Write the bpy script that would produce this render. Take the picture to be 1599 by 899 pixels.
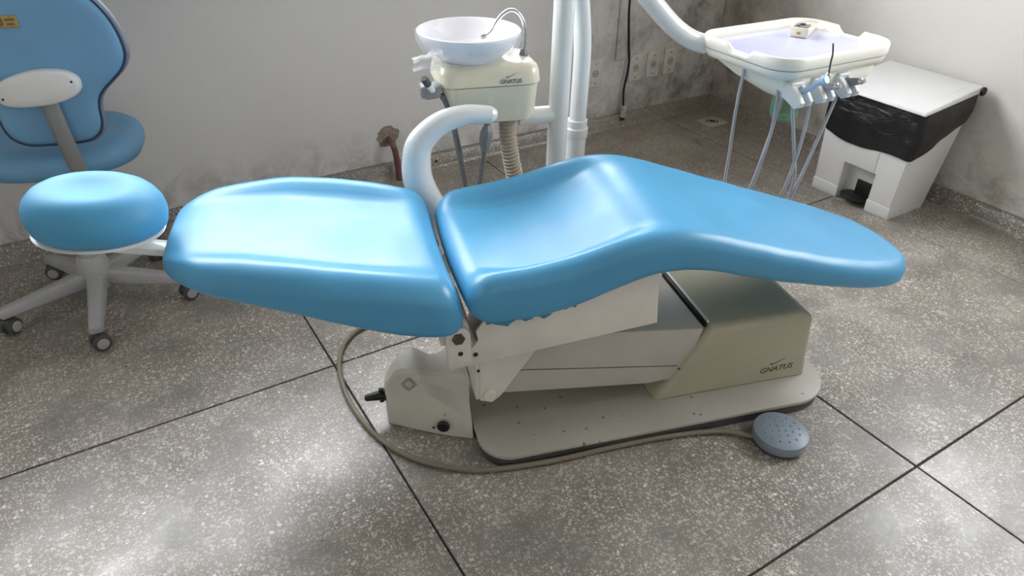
import bpy, bmesh, math, random
from mathutils import Vector, Matrix, noise
random.seed(7)
for o in list(bpy.data.objects): bpy.data.objects.remove(o)
scene = bpy.context.scene
COL = scene.collection
PI = math.pi

# ------------------------------------------------------------------ camera
cam = bpy.data.cameras.new('camera'); cam.sensor_width = 36.0; cam.lens = 1097.2/1599*36; cam.clip_start = .02
cam_o = bpy.data.objects.new('camera', cam); COL.objects.link(cam_o)
cam_o.matrix_world = Matrix(((0.851819, 0.278141, -0.443895, 0), (-0.523539, 0.480579, -0.703527, 0),
                             (0.017647, 0.831674, 0.554984, 1.35), (0, 0, 0, 1)))
scene.camera = cam_o

# ------------------------------------------------------------------ world: even overcast sky over a duller ground
w = bpy.data.worlds.new('sky'); scene.world = w; w.use_nodes = True
nt = w.node_tree; nt.nodes.clear()
wo = nt.nodes.new('ShaderNodeOutputWorld'); bg = nt.nodes.new('ShaderNodeBackground')
tc = nt.nodes.new('ShaderNodeTexCoord'); sp = nt.nodes.new('ShaderNodeSeparateXYZ'); rp = nt.nodes.new('ShaderNodeValToRGB')
nt.links.new(tc.outputs['Generated'], sp.inputs[0]); nt.links.new(sp.outputs['Z'], rp.inputs[0])
rp.color_ramp.elements[0].position = 0.0; rp.color_ramp.elements[0].color = (.22, .21, .19, 1)
rp.color_ramp.elements[1].position = 0.03; rp.color_ramp.elements[1].color = (.92, .945, 1.0, 1)
nt.links.new(rp.outputs[0], bg.inputs[0]); bg.inputs[1].default_value = 11.0
nt.links.new(bg.outputs[0], wo.inputs[0])
def portal(name, loc, rot, sx, sy):
    l = bpy.data.lights.new(name, 'AREA'); l.shape = 'RECTANGLE'; l.size = sx; l.size_y = sy
    o = bpy.data.objects.new(name, l); COL.objects.link(o); o.location = loc; o.rotation_euler = rot
    l.cycles.is_portal = True
WIN = (-0.95, 2.35, 1.06, 2.45)        # window in the back wall: x0 x1 z0 z1
WIN2 = (-0.35, 1.15, 1.05, 2.25)       # window in the right wall, nearer than the frame: y0 y1 z0 z1
YB, XR, XL, YF, ZC = 2.76, 3.04, -2.1, -1.9, 2.8
portal('window_portal', ((WIN[0]+WIN[1])/2, YB+.10, (WIN[2]+WIN[3])/2), (-PI/2, 0, 0), WIN[1]-WIN[0], WIN[3]-WIN[2])
portal('window_portal', (XR+.08, (WIN2[0]+WIN2[1])/2, (WIN2[2]+WIN2[3])/2), (0, PI/2, 0), WIN2[3]-WIN2[2], WIN2[1]-WIN2[0])
vs = scene.view_settings
vs.view_transform = 'Standard'; vs.look = 'None'; vs.gamma = 1.0; vs.use_curve_mapping = False
vs.exposure = 0.22

# ------------------------------------------------------------------ materials
def srgb(r, g, b):
    f = lambda c: (c/255/12.92) if c/255 <= .04045 else ((c/255+.055)/1.055)**2.4
    return (f(r), f(g), f(b), 1)
class NT:
    def __init__(s, name):
        s.m = bpy.data.materials.new(name); s.m.use_nodes = True; s.t = s.m.node_tree
        s.b = s.t.nodes['Principled BSDF']
        s._co = None
    def n(s, kind, **kw):
        nd = s.t.nodes.new('ShaderNode'+kind)
        for k, v in kw.items(): setattr(nd, k, v)
        return nd
    def l(s, a, b): s.t.links.new(a, b)
    def co(s):
        if not s._co: s._co = s.n('NewGeometry').outputs['Position']
        return s._co
    def noise(s, scale, detail=4, rough=.55, vec=None, dist=0):
        nd = s.n('TexNoise'); nd.inputs['Scale'].default_value = scale; nd.inputs['Detail'].default_value = detail
        nd.inputs['Roughness'].default_value = rough; nd.inputs['Distortion'].default_value = dist
        s.l(vec or s.co(), nd.inputs['Vector']); return nd
    def ramp(s, fac, stops):
        r = s.n('ValToRGB'); e = r.color_ramp.elements
        while len(e) < len(stops): e.new(.5)
        for el, (p, c) in zip(e, stops): el.position = p; el.color = c if len(c) == 4 else (*c, 1)
        s.l(fac, r.inputs[0]); return r.outputs[0]
    def mix(s, fac, a, b, mode='MIX'):
        m = s.n('Mix', data_type='RGBA', blend_type=mode)
        for sock, v in ((m.inputs[0], fac), (m.inputs[6], a), (m.inputs[7], b)):
            if hasattr(v, 'links'): s.l(v, sock)
            else: sock.default_value = v
        return m.outputs[2]
    def math(s, op, a, b=0, clamp=False):
        m = s.n('Math', operation=op, use_clamp=clamp)
        for sock, v in ((m.inputs[0], a), (m.inputs[1], b)):
            if hasattr(v, 'links'): s.l(v, sock)
            else: sock.default_value = v
        return m.outputs[0]
    def set(s, **kw):
        for k, v in kw.items():
            sock = s.b.inputs[k.replace('_', ' ')]
            if hasattr(v, 'links'): s.l(v, sock)
            else: sock.default_value = v
    def bump(s, h, strength=.3, dist=.002):
        b = s.n('Bump'); b.inputs['Strength'].default_value = strength; b.inputs['Distance'].default_value = dist
        s.l(h, b.inputs['Height']); s.l(b.outputs[0], s.b.inputs['Normal'])
G = lambda v: (v, v, v, 1)
def simple(name, rgb, rough=.4, metal=0, var=.08, scale=9, spec=.5, coat=0, fine=0):
    k = NT(name); c = srgb(*rgb)
    nz = k.noise(scale, 5)
    lo = tuple(x*(1-var) for x in c[:3]); hi = tuple(min(1, x*(1+var)) for x in c[:3])
    k.set(Base_Color=k.ramp(nz.outputs[0], [(.3, lo), (.7, hi)]), Metallic=metal)
    k.set(Roughness=k.ramp(k.noise(scale*2.3, 3).outputs[0], [(.3, G(max(.02, rough*.85))), (.7, G(min(1, rough*1.15)))]))
    k.b.inputs['Specular IOR Level'].default_value = spec
    if coat: k.set(Coat_Weight=coat, Coat_Roughness=.08)
    if fine: k.bump(k.noise(420, 2).outputs[0], fine, .001)
    return k.m

def m_vinyl(name, rgb, rough, wear=.25):
    k = NT(name); c = srgb(*rgb)
    nz = k.noise(5, 4); n2 = k.noise(38, 6, .6, dist=.6)
    base = k.ramp(nz.outputs[0], [(.3, tuple(x*.93 for x in c[:3])), (.7, tuple(min(1, x*1.05) for x in c[:3]))])
    k.set(Base_Color=base)
    k.set(Roughness=k.ramp(k.noise(7, 5).outputs[0], [(.3, G(rough*.85)), (.72, G(rough*1.2))]))
    k.b.inputs['Specular IOR Level'].default_value = .55
    mp = k.n('Mapping'); mp.inputs['Scale'].default_value = (.35, 1.6, 1); mp.inputs['Rotation'].default_value = (0, 0, .35)
    k.l(k.co(), mp.inputs[0])
    cr = k.noise(9, 3, .5, mp.outputs[0], .3)
    h = k.math('MULTIPLY', cr.outputs[0], wear*4)
    k.bump(h, .30, .003)
    return k.m
M = {}
M['vinyl'] = m_vinyl('blue_vinyl', (80, 159, 202), .36, .05)
M['vinyl_headrest'] = m_vinyl('headrest_vinyl', (80, 159, 202), .50, .03); M['vinyl_headrest'].node_tree.nodes['Principled BSDF'].inputs['Specular IOR Level'].default_value = .35
M['vinyl_stool_lit'] = m_vinyl('stool_vinyl_lit', (112, 164, 202), .5, .04)  # same vinyl as the chair, lightened: the light on the stool is in its colour
M['vinyl_torn'] = m_vinyl('torn_vinyl', (66, 134, 172), .6)
M['piping'] = simple('dark_piping', (48, 66, 92), .6)
M['edge'] = simple('grey_blue_edge', (120, 130, 145), .6)
M['white_plastic'] = simple('white_plastic', (226, 226, 224), .35, var=.03)
M['bin_white'] = simple('bin_white', (222, 222, 220), .42, var=.03, fine=.05)
M['cream'] = simple('cream_plastic', (226, 221, 198), .25, var=.05, coat=.3)
M['cream_tray'] = simple('cream_tray', (242, 240, 228), .36, var=.01)
M['white_enamel'] = simple('white_enamel', (228, 231, 230), .2, var=.02, coat=.5)
M['porcelain'] = simple('porcelain', (244, 244, 248), .08, var=.01, coat=.6)
M['grey_plastic'] = simple('grey_plastic', (128, 130, 132), .5)
M['dark_grey'] = simple('dark_grey_plastic', (72, 72, 74), .5)
M['black'] = simple('black_plastic', (20, 20, 22), .45)
M['rubber'] = simple('grey_rubber', (78, 78, 76), .7)
M['chrome'] = simple('chrome', (205, 206, 210), .16, metal=1, var=.03)
M['steel'] = simple('dull_steel', (105, 98, 92), .42, metal=1)
M['bar'] = simple('grey_bar', (128, 128, 128), .45)
M['base_grey'] = simple('stool_base_grey', (170, 170, 170), .5, var=.12)
M['hose'] = simple('grey_hose', (166, 168, 174), .4)
M['holder'] = simple('holder_plastic', (206, 210, 210), .35, var=.03)
M['hose_dark'] = simple('dark_hose', (112, 112, 114), .5)
M['cable'] = simple('beige_cable', (126, 118, 100), .5)
M['pedal'] = simple('pedal_grey_blue', (128, 140, 150), .42)
M['print'] = simple('grey_print', (112, 108, 102), .6)
M['print_dark'] = simple('dark_print', (84, 78, 68), .6)
M['blue_handle'] = simple('pale_blue_plastic', (170, 200, 226), .3)
M['brown_pipe'] = simple('brown_pipe', (112, 78, 70), .45, var=.2, scale=30)
M['mat'] = simple('lilac_film', (196, 198, 228), .18, var=.06, scale=6, coat=.3)
M['gold'] = simple('brass_label', (176, 150, 92), .35, metal=.6, var=.2, scale=60)
M['gold_dark'] = simple('label_print', (120, 96, 52), .5)
M['frame'] = simple('window_frame', (150, 152, 155), .4)
M['joint'] = simple('joint_dark', (52, 50, 50), .8)
M['grate'] = simple('drain_plastic', (178, 170, 158), .55, var=.15, scale=50)
M['socket'] = simple('socket_plate', (206, 202, 194), .45, var=.1, scale=40)
M['socket_dirty'] = simple('socket_insert', (176, 170, 160), .5, var=.2, scale=60)

def m_painted(name, rgb, rough=.45, rust=True):          # enamel on sheet steel, scuffed, a few rust spots
    k = NT(name); c = srgb(*rgb)
    base = k.ramp(k.noise(4, 6, .6).outputs[0], [(.25, tuple(x*.84 for x in c[:3])), (.7, tuple(min(1, x*1.06) for x in c[:3]))])
    if rust:
        v = k.n('TexVoronoi', voronoi_dimensions='2D'); v.inputs['Scale'].default_value = 13; k.l(k.co(), v.inputs['Vector'])
        near = k.math('LESS_THAN', k.math('ADD', v.outputs['Distance'], k.math('MULTIPLY', k.noise(160, 2).outputs[0], .05)), .075)
        pick = k.math('GREATER_THAN', k.noise(4, 1, .5).outputs[0], .52)
        base = k.mix(k.math('MULTIPLY', k.math('MULTIPLY', near, pick), .75), base, srgb(108, 82, 52))
    k.set(Base_Color=base, Roughness=rough)
    return k.m
M['plate'] = m_painted('plate_enamel', (180, 176, 164), .38)
M['cover'] = m_painted('cover_enamel', (184, 178, 154), .36, False)
M['arm_enamel'] = m_painted('arm_enamel', (198, 194, 184), .4, False)
M['side_enamel'] = m_painted('side_enamel', (228, 224, 214), .4, False)
M['boot'] = m_painted('boot_plastic', (206, 204, 192), .4, False)

def terrazzo(name, dark=1.0):
    k = NT(name)
    oi = k.n('ObjectInfo')
    off = k.n('VectorMath', operation='SCALE'); 
    cmb = k.n('CombineXYZ'); k.l(oi.outputs['Random'], cmb.inputs[0]); k.l(oi.outputs['Random'], cmb.inputs[1])
    k.l(cmb.outputs[0], off.inputs[0]); off.inputs['Scale'].default_value = 5.3
    add = k.n('VectorMath', operation='ADD'); k.l(k.co(), add.inputs[0]); k.l(off.outputs[0], add.inputs[1])
    dn = k.noise(90, 2, vec=add.outputs[0])
    d2 = k.n('VectorMath', operation='SCALE'); k.l(dn.outputs['Color'], d2.inputs[0]); d2.inputs['Scale'].default_value = .006
    vec = k.n('VectorMath', operation='ADD'); k.l(add.outputs[0], vec.inputs[0]); k.l(d2.outputs[0], vec.inputs[1])
    def chips(scale, keep, size):
        v = k.n('TexVoronoi'); v.inputs['Scale'].default_value = scale; v.inputs['Randomness'].default_value = 1
        k.l(vec.outputs[0], v.inputs['Vector'])
        s = k.n('SeparateColor'); k.l(v.outputs['Color'], s.inputs[0])
        r = k.math('MULTIPLY', s.outputs[1], size)
        inside = k.math('LESS_THAN', v.outputs['Distance'], k.math('ADD', r, size*.35))
        return k.math('MULTIPLY', inside, k.math('GREATER_THAN', s.outputs[0], 1-keep)), s.outputs[2]
    big, bt = chips(88, .56, .38)
    mid, mt = chips(150, .60, .40)
    fin, ft = chips(270, .55, .42)
    base = k.ramp(k.noise(3.2, 7, .62, add.outputs[0]).outputs[0], [(.28, srgb(122, 113, 101)[:3]), (.52, srgb(150, 141, 129)[:3]), (.72, srgb(168, 161, 150)[:3])])
    fine = k.ramp(k.noise(240, 3, vec=add.outputs[0]).outputs[0], [(.35, G(.82)), (.65, G(1.12))])
    base = k.mix(1.0, base, fine, 'MULTIPLY')
    chipc = lambda t: k.ramp(t, [(0, srgb(180, 173, 163)[:3]), (.6, srgb(212, 207, 199)[:3]), (1, srgb(236, 232, 225)[:3])])
    c = k.mix(k.math('MULTIPLY', fin, .6), base, chipc(ft))
    c = k.mix(k.math('MULTIPLY', mid, .8), c, chipc(mt))
    c = k.mix(k.math('MULTIPLY', big, .95), c, chipc(bt))
    # worn smooth/dirty patches where the chips hardly show
    patch = k.ramp(k.noise(5.5, 3, .55, k.co(), .2).outputs[0], [(.50, G(0)), (.64, G(1))])
    c = k.mix(k.math('MULTIPLY', patch, .6), c, srgb(128, 124, 118))
    dirt = k.ramp(k.noise(2.1, 5, .6, k.co(), .2).outputs[0], [(.33, G(.76)), (.6, G(1.0))])
    c = k.mix(1.0, c, dirt, 'MULTIPLY')
    # browner tone blended in towards the back corner of the room
    s = k.n('SeparateXYZ'); k.l(k.co(), s.inputs[0])
    gy = k.math('MULTIPLY', k.math('SUBTRACT', s.outputs[1], 1.2), .62, True)
    gx = k.math('MULTIPLY', k.math('SUBTRACT', s.outputs[0], .6), .45, True)
    g = k.math('MULTIPLY', k.math('MULTIPLY', gx, gy), k.ramp(k.noise(3, 5).outputs[0], [(.25, G(.5)), (.6, G(1))]), True)
    c = k.mix(k.math('MULTIPLY', g, .55), c, srgb(132, 116, 101))
    if dark != 1: c = k.mix(1.0, c, G(dark), 'MULTIPLY')
    k.set(Base_Color=c)
    k.set(Roughness=k.ramp(k.noise(6, 6, .65).outputs[0], [(.3, G(.24)), (.7, G(.46))]))
    k.b.inputs['Specular IOR Level'].default_value = .7
    return k.m
M['terrazzo'] = terrazzo('terrazzo'); M['terrazzo_dark'] = terrazzo('terrazzo_baseboard', .82)

def m_wall(name, tint, kind):
    k = NT(name); c = srgb(*tint)
    base = k.ramp(k.noise(1.7, 6, .6).outputs[0], [(.3, tuple(x*.94 for x in c[:3])), (.7, c[:3])])
    s = k.n('SeparateXYZ'); k.l(k.co(), s.inputs[0]); X, Y, Z = s.outputs
    # rising damp and dirt just above the skirting
    low = k.math('SUBTRACT', 1, k.math('MULTIPLY', k.math('SUBTRACT', Z, .06), 5.0, True), True)
    lown = k.ramp(k.noise(9, 8, .7, dist=.6).outputs[0], [(.42, G(0)), (.62, G(1))])
    dirt = k.math('MULTIPLY', k.math('MULTIPLY', low, lown), .55)
    base = k.mix(dirt, base, srgb(112, 106, 100))
    if kind == 'back':        # mould, thick towards the corner
        gx = k.math('MULTIPLY', k.math('SUBTRACT', X, 1.75), 1.0, True)
        n1 = k.ramp(k.noise(4.0, 10, .72, dist=.25).outputs[0], [(.45, G(0)), (.62, G(1))])
        n2 = k.ramp(k.noise(17, 9, .78, dist=.2).outputs[0], [(.48, G(0)), (.64, G(1))])
        mo = k.math('MULTIPLY', gx, k.math('ADD', k.math('MULTIPLY', n1, .75), k.math('MULTIPLY', n2, .5)), True)
        base = k.mix(k.math('MULTIPLY', gx, .35), base, srgb(176, 166, 152))
        base = k.mix(k.math('MULTIPLY', mo, .72), base, srgb(84, 76, 69))
    if kind == 'right':
        gy = k.math('MULTIPLY', k.math('SUBTRACT', Y, 1.85), 1.15, True)
        n1 = k.ramp(k.noise(4.2, 10, .72, dist=.25).outputs[0], [(.34, G(0)), (.60, G(1))])
        mo = k.math('MULTIPLY', gy, n1, True)
        base = k.mix(k.math('MULTIPLY', gy, .55), base, srgb(172, 160, 146))
        base = k.mix(k.math('MULTIPLY', mo, .75), base, srgb(96, 86, 76))
        n3 = k.ramp(k.noise(5.5, 9, .74, dist=.3).outputs[0], [(.47, G(0)), (.64, G(1))])
        lw = k.math('SUBTRACT', 1, k.math('MULTIPLY', Z, 1.7, True), True)
        base = k.mix(k.math('MULTIPLY', k.math('MULTIPLY', n3, lw), .7), base, srgb(126, 118, 100))
    k.set(Base_Color=base, Roughness=.75)
    k.b.inputs['Specular IOR Level'].default_value = .25
    k.bump(k.noise(28, 7, .65).outputs[0], .25, .004)
    return k.m
M['wall_back'] = m_wall('wall_paint_back', (216, 214, 210), 'back')
M['wall_right'] = m_wall('wall_paint_right', (222, 219, 212), 'right')
M['wall_plain'] = m_wall('wall_paint', (220, 218, 214), 'plain')
M['ceiling'] = simple('ceiling_paint', (232, 231, 228), .8, var=.02)
M['plaster'] = simple('bare_plaster', (140, 128, 118), .9, var=.3, scale=70, fine=.6)

def m_film(name, rgb, alpha, rough=.12):                 # thin clear plastic
    k = NT(name)
    tr = k.n('BsdfTransparent'); mx = k.n('MixShader')
    k.set(Base_Color=srgb(*rgb), Roughness=rough); k.b.inputs['Specular IOR Level'].default_value = .6
    k.l(tr.outputs[0], mx.inputs[1]); k.l(k.b.outputs[0], mx.inputs[2])
    k.l(k.ramp(k.noise(18, 3, .5, dist=.6).outputs[0], [(.3, G(alpha*.85)), (.7, G(min(1, alpha*1.2)))]), mx.inputs[0])
    k.bump(k.noise(30, 2, .5, dist=.5).outputs[0], .3, .006)
    out = k.t.nodes['Material Output']; k.l(mx.outputs[0], out.inputs[0])
    return k.m
M['film'] = m_film('clear_film', (246, 247, 250), .24)
def m_bag():
    k = NT('black_bag'); k.set(Base_Color=srgb(22, 22, 25), Roughness=.3)
    mp = k.n('Mapping'); mp.inputs['Scale'].default_value = (1, 1, 2.2); k.l(k.co(), mp.inputs[0])
    k.bump(k.noise(13, 6, .6, mp.outputs[0], 1.2).outputs[0], .5, .016); return k.m
M['bag'] = m_bag()
def m_bottle():
    k = NT('green_bottle'); tr = k.n('BsdfTransparent'); mx = k.n('MixShader'); tr.inputs[0].default_value = (.86, .985, .93, 1)
    k.set(Base_Color=(.22, .74, .48, 1), Roughness=.08)
    lw = k.n('LayerWeight'); lw.inputs[0].default_value = .35
    k.l(k.math('ADD', k.math('MULTIPLY', lw.outputs['Facing'], .35), .05), mx.inputs[0])
    k.l(tr.outputs[0], mx.inputs[1]); k.l(k.b.outputs[0], mx.inputs[2]); k.l(mx.outputs[0], k.t.nodes['Material Output'].inputs[0])
    return k.m
M['bottle'] = m_bottle()
def m_corr():
    k = NT('corrugated_hose'); k.set(Base_Color=k.ramp(k.noise(20, 4).outputs[0], [(.3, srgb(150, 132, 112)[:3]), (.7, srgb(186, 170, 150)[:3])]), Roughness=.5); return k.m
M['corrugated'] = m_corr()
M['corr_ring'] = simple('hose_rings', (200, 190, 174), .4)

# ------------------------------------------------------------------ shape helpers: each returns (verts, faces)
def join(*parts):
    V, F = [], []
    for v, f in parts:
        n = len(V); V += list(v); F += [tuple(i+n for i in q) for q in f]
    return V, F
def xf(vf, m): return [m @ Vector(p) for p in vf[0]], vf[1]
def shift(vf, d): return [Vector(p)+Vector(d) for p in vf[0]], vf[1]
def from_bm(bm):
    bm.verts.index_update()
    r = [v.co.copy() for v in bm.verts], [tuple(v.index for v in f.verts) for f in bm.faces]
    bm.free(); return r
def rbox(c, s, r=.004, seg=3, taper=None):
    bm = bmesh.new(); bmesh.ops.create_cube(bm, size=1)
    for v in bm.verts:
        k = 1.0
        if taper and v.co.z < 0: k = taper
        v.co = Vector((v.co.x*s[0]*k, v.co.y*s[1]*k, v.co.z*s[2]))
    if r > 0: bmesh.ops.bevel(bm, geom=list(bm.edges), offset=min(r, min(s)*.49), segments=seg, profile=.5, affect='EDGES')
    for v in bm.verts: v.co += Vector(c)
    return from_bm(bm)
def hexa(p8, r=.004, seg=2):                              # eight corners: bottom 4 ccw, top 4 ccw
    bm = bmesh.new(); vs_ = [bm.verts.new(p) for p in p8]
    for q in ((3, 2, 1, 0), (4, 5, 6, 7), (0, 1, 5, 4), (1, 2, 6, 5), (2, 3, 7, 6), (3, 0, 4, 7)): bm.faces.new([vs_[i] for i in q])
    if r > 0: bmesh.ops.bevel(bm, geom=list(bm.edges), offset=r, segments=seg, profile=.5, affect='EDGES')
    return from_bm(bm)
def prism(poly, fn, t0, t1, r=0, seg=2):                  # polygon in (a,b) swept from t0 to t1; fn(a,b,t) -> xyz
    bm = bmesh.new(); n = len(poly)
    A = [bm.verts.new(fn(a, b, t0)) for a, b in poly]; B = [bm.verts.new(fn(a, b, t1)) for a, b in poly]
    bm.faces.new(A); bm.faces.new(B[::-1])
    for i in range(n): bm.faces.new((A[i], B[i], B[(i+1) % n], A[(i+1) % n]))
    bmesh.ops.recalc_face_normals(bm, faces=bm.faces)
    if r > 0:
        es = [e for e in bm.edges if all(len(f.verts) > 4 or n <= 4 for f in e.link_faces[:1]) or any(len(f.verts) == n for f in e.link_faces)]
        bmesh.ops.bevel(bm, geom=es, offset=r, segments=seg, profile=.5, affect='EDGES')
    return from_bm(bm)
def rrect(x0, x1, y0, y1, r, n=6):
    pts = []
    R4 = r if isinstance(r, (list, tuple)) else [r]*4
    for (cx, cy, a0), rr in zip(((x1, y1, 0), (x0, y1, 90), (x0, y0, 180), (x1, y0, 270)), R4):
        sx = -1 if cx == x1 else 1; sy = -1 if cy == y1 else 1
        for i in range(n+1):
            a = math.radians(a0+90*i/n); pts.append((cx+sx*rr+rr*math.cos(a), cy+sy*rr+rr*math.sin(a)))
    return pts
def loft(rings, caps=True):
    V, F = [], []; n = len(rings[0])
    for r in rings: V += [Vector(p) for p in r]
    for i in range(len(rings)-1):
        for j in range(n):
            a, b = i*n+j, i*n+(j+1) % n; F.append((a, b, b+n, a+n))
    if caps: F.append(tuple(range(n))[::-1]); F.append(tuple(range((len(rings)-1)*n, len(rings)*n)))
    return V, F
def lathe(prof, c=(0, 0, 0), n=40, axis=None, sx=1, sy=1):
    rings = [[(r*math.cos(2*PI*j/n)*sx, r*math.sin(2*PI*j/n)*sy, z) for j in range(n)] for r, z in prof]
    V, F = loft(rings)
    m = Matrix.Translation(Vector(c))
    if axis is not None: m = m @ Vector((0, 0, 1)).rotation_difference(Vector(axis)).to_matrix().to_4x4()
    return xf((V, F), m)
def spline(pts, per=8):
    P = [Vector(p) for p in pts]; out = []
    for i in range(len(P)-1):
        p0 = P[i-1] if i else P[0]*2-P[1]; p1, p2 = P[i], P[i+1]; p3 = P[i+2] if i+2 < len(P) else P[-1]*2-P[-2]
        for k in range(per):
            t = k/per; out.append(.5*((2*p1)+(p2-p0)*t+(2*p0-5*p1+4*p2-p3)*t*t+(3*p1-p0-3*p2+p3)*t**3))
    out.append(P[-1]); return out
def tube(pts, rad, per=8, n=12, straight=False, flat=None):
    P = [Vector(p) for p in pts] if straight else spline(pts, per)
    m = len(P)
    if not isinstance(rad, (list, tuple)): R = [rad]*m
    else:
        R = []
        for i in range(m):
            x = i/(m-1)*(len(rad)-1); a = min(int(x), len(rad)-2); R.append(rad[a]+(rad[a+1]-rad[a])*(x-a))
    T = [(P[min(i+1, m-1)]-P[max(i-1, 0)]).normalized() for i in range(m)]
    up = Vector((0, 0, 1)) if abs(T[0].z) < .9 else Vector((1, 0, 0))
    nrm = T[0].cross(up).normalized(); rings = []
    for i in range(m):
        if i: nrm = (T[i-1].rotation_difference(T[i]) @ nrm); nrm = (nrm-T[i]*nrm.dot(T[i])).normalized()
        bi = T[i].cross(nrm)
        k = flat or 1
        rings.append([P[i]+(nrm*math.cos(2*PI*j/n)+bi*math.sin(2*PI*j/n)*k)*R[i] for j in range(n)])
    return loft(rings)

# ------------------------------------------------------------------ objects
YAW = math.radians(-16.5)
CH = Matrix.Translation((.60, 1.035, 0)) @ Matrix.Rotation(YAW, 4, 'Z')    # axes of the dental chair: along it, across it, up
WORLD = Matrix.Identity(4)
FR = {}
def thing(name, label, cat, at=(0, 0, 0), frame=WORLD, group=None):
    e = bpy.data.objects.new(name, None); COL.objects.link(e); e.empty_display_size = .05
    e.matrix_world = frame @ Matrix.Translation(at)
    e['label'] = label; e['category'] = cat
    if group: e['group'] = group
    FR[e.name] = Vector(at); return e
def root(o):
    while o.parent: o = o.parent
    return o
def mk(name, vf, mat, parent=None, frame=WORLD, smooth=40, label=None, cat=None, group=None, kind=None, sub=0):
    V, F = vf; V = [Vector(p) for p in V]
    if parent is not None: d = FR.get(root(parent).name, Vector()); V = [p-d for p in V]
    else:
        V = [frame @ p for p in V]
        lo = [min(p[i] for p in V) for i in range(3)]; hi = [max(p[i] for p in V) for i in range(3)]
        d = Vector(((lo[0]+hi[0])/2, (lo[1]+hi[1])/2, lo[2])); V = [p-d for p in V]
    me = bpy.data.meshes.new(name); me.from_pydata([tuple(p) for p in V], [], F)
    bm = bmesh.new(); bm.from_mesh(me); bmesh.ops.recalc_face_normals(bm, faces=bm.faces)
    if smooth:
        for f in bm.faces: f.smooth = True
        lim = math.radians(smooth)
        for e in bm.edges:
            if len(e.link_faces) == 2 and e.calc_face_angle(0) > lim: e.smooth = False
    bm.to_mesh(me); bm.free()
    me.materials.append(M[mat]); o = bpy.data.objects.new(name, me); COL.objects.link(o)
    if parent is not None: o.parent = parent
    else: o.location = d; FR[o.name] = d
    if label: o['label'] = label
    if cat: o['category'] = cat
    if group: o['group'] = group
    if kind: o['kind'] = kind
    if sub: s = o.modifiers.new('sub', 'SUBSURF'); s.levels = sub; s.render_levels = sub
    return o
def text(name, body, size, mtx, mat, parent, shear=0, ext=.0006, space=1.0):
    cu = bpy.data.curves.new(name, 'FONT'); cu.body = body; cu.size = size; cu.shear = shear; cu.extrude = ext; cu.space_character = space
    cu.align_x = 'CENTER'; cu.resolution_u = 3
    t = bpy.data.objects.new('tmp', cu); COL.objects.link(t); bpy.context.view_layer.update()
    me = bpy.data.meshes.new_from_object(t.evaluated_get(bpy.context.evaluated_depsgraph_get()))
    V = [mtx @ v.co for v in me.vertices]; F = [tuple(p.vertices) for p in me.polygons]
    bpy.data.objects.remove(t); bpy.data.curves.remove(cu); bpy.data.meshes.remove(me)
    return mk(name, (V, F), mat, parent, smooth=0)

# ================================================================== the room
floor = mk('floor', rbox(((XL+XR)/2, (YF+YB)/2, -.036), (XR-XL+.3, YB-YF+.3, .06), 0), 'joint', smooth=0, kind='structure')
FR[floor.name] = Vector(floor.location)
jx = [.4105+1.132*k for k in range(-3, 3)]; jy = [.5005+1.124*k for k in range(-3, 3)]
xs = [XL]+[x for x in jx if XL < x < XR]+[XR]; ys = [YF]+[y for y in jy if YF < y < YB]+[YB]
for i in range(len(xs)-1):
    for j in range(len(ys)-1):
        g = .0028; h = random.uniform(-.0004, .0004)
        mk('floor_slab', rbox(((xs[i]+xs[i+1])/2, (ys[j]+ys[j+1])/2, -.006+h), (xs[i+1]-xs[i]-2*g, ys[j+1]-ys[j]-2*g, .012), .0012, 1), 'terrazzo', floor, smooth=0)
def box2(x0, x1, y0, y1, z0, z1): return rbox(((x0+x1)/2, (y0+y1)/2, (z0+z1)/2), (x1-x0, y1-y0, z1-z0), 0)
def wall_with_hole(name, mat, y0, y1, wn):
    return mk(name, join(box2(XL-.15, wn[0], y0, y1, 0, ZC), box2(wn[1], XR+.15, y0, y1, 0, ZC),
                         box2(wn[0], wn[1], y0, y1, 0, wn[2]), box2(wn[0], wn[1], y0, y1, wn[3], ZC)), mat, smooth=0, kind='structure')
wall_back = wall_with_hole('wall_back', 'wall_back', YB, YB+.18, WIN)
mk('wall_front', box2(XL-.15, XR+.15, YF-.18, YF, 0, ZC), 'wall_plain', smooth=0, kind='structure')
wall_right = mk('wall_right', join(box2(XR, XR+.15, YF, WIN2[0], 0, ZC), box2(XR, XR+.15, WIN2[1], YB, 0, ZC), box2(XR, XR+.15, WIN2[0], WIN2[1], 0, WIN2[2]),
                                  box2(XR, XR+.15, WIN2[0], WIN2[1], WIN2[3], ZC)), 'wall_right', smooth=0, kind='structure')
mk('wall_left', box2(XL-.15, XL, YF, YB, 0, ZC), 'wall_plain', smooth=0, kind='structure')
mk('ceiling', box2(XL-.15, XR+.15, YF-.18, YB+.18, ZC, ZC+.1), 'ceiling', smooth=0, kind='structure')
def window(name, wn, y, swap=False):
    fr = []
    box2 = (lambda a, b, c, d, e, f: globals()['box2'](c, d, a, b, e, f)) if swap else globals()['box2']
    t = .04
    fr += [box2(wn[0], wn[1], y, y+.05, wn[2], wn[2]+t), box2(wn[0], wn[1], y, y+.05, wn[3]-t, wn[3])]
    nb = 4
    for i in range(nb+1):
        x = wn[0]+(wn[1]-wn[0])*i/nb; x = min(max(x, wn[0]+t/2), wn[1]-t/2); fr.append(box2(x-t/2, x+t/2, y, y+.05, wn[2], wn[3]))
    return mk(name, join(*fr), 'frame', smooth=0, kind='structure')
window('window_1', WIN, YB+.04); window('window_2', WIN2, XR+.04, True)
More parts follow.
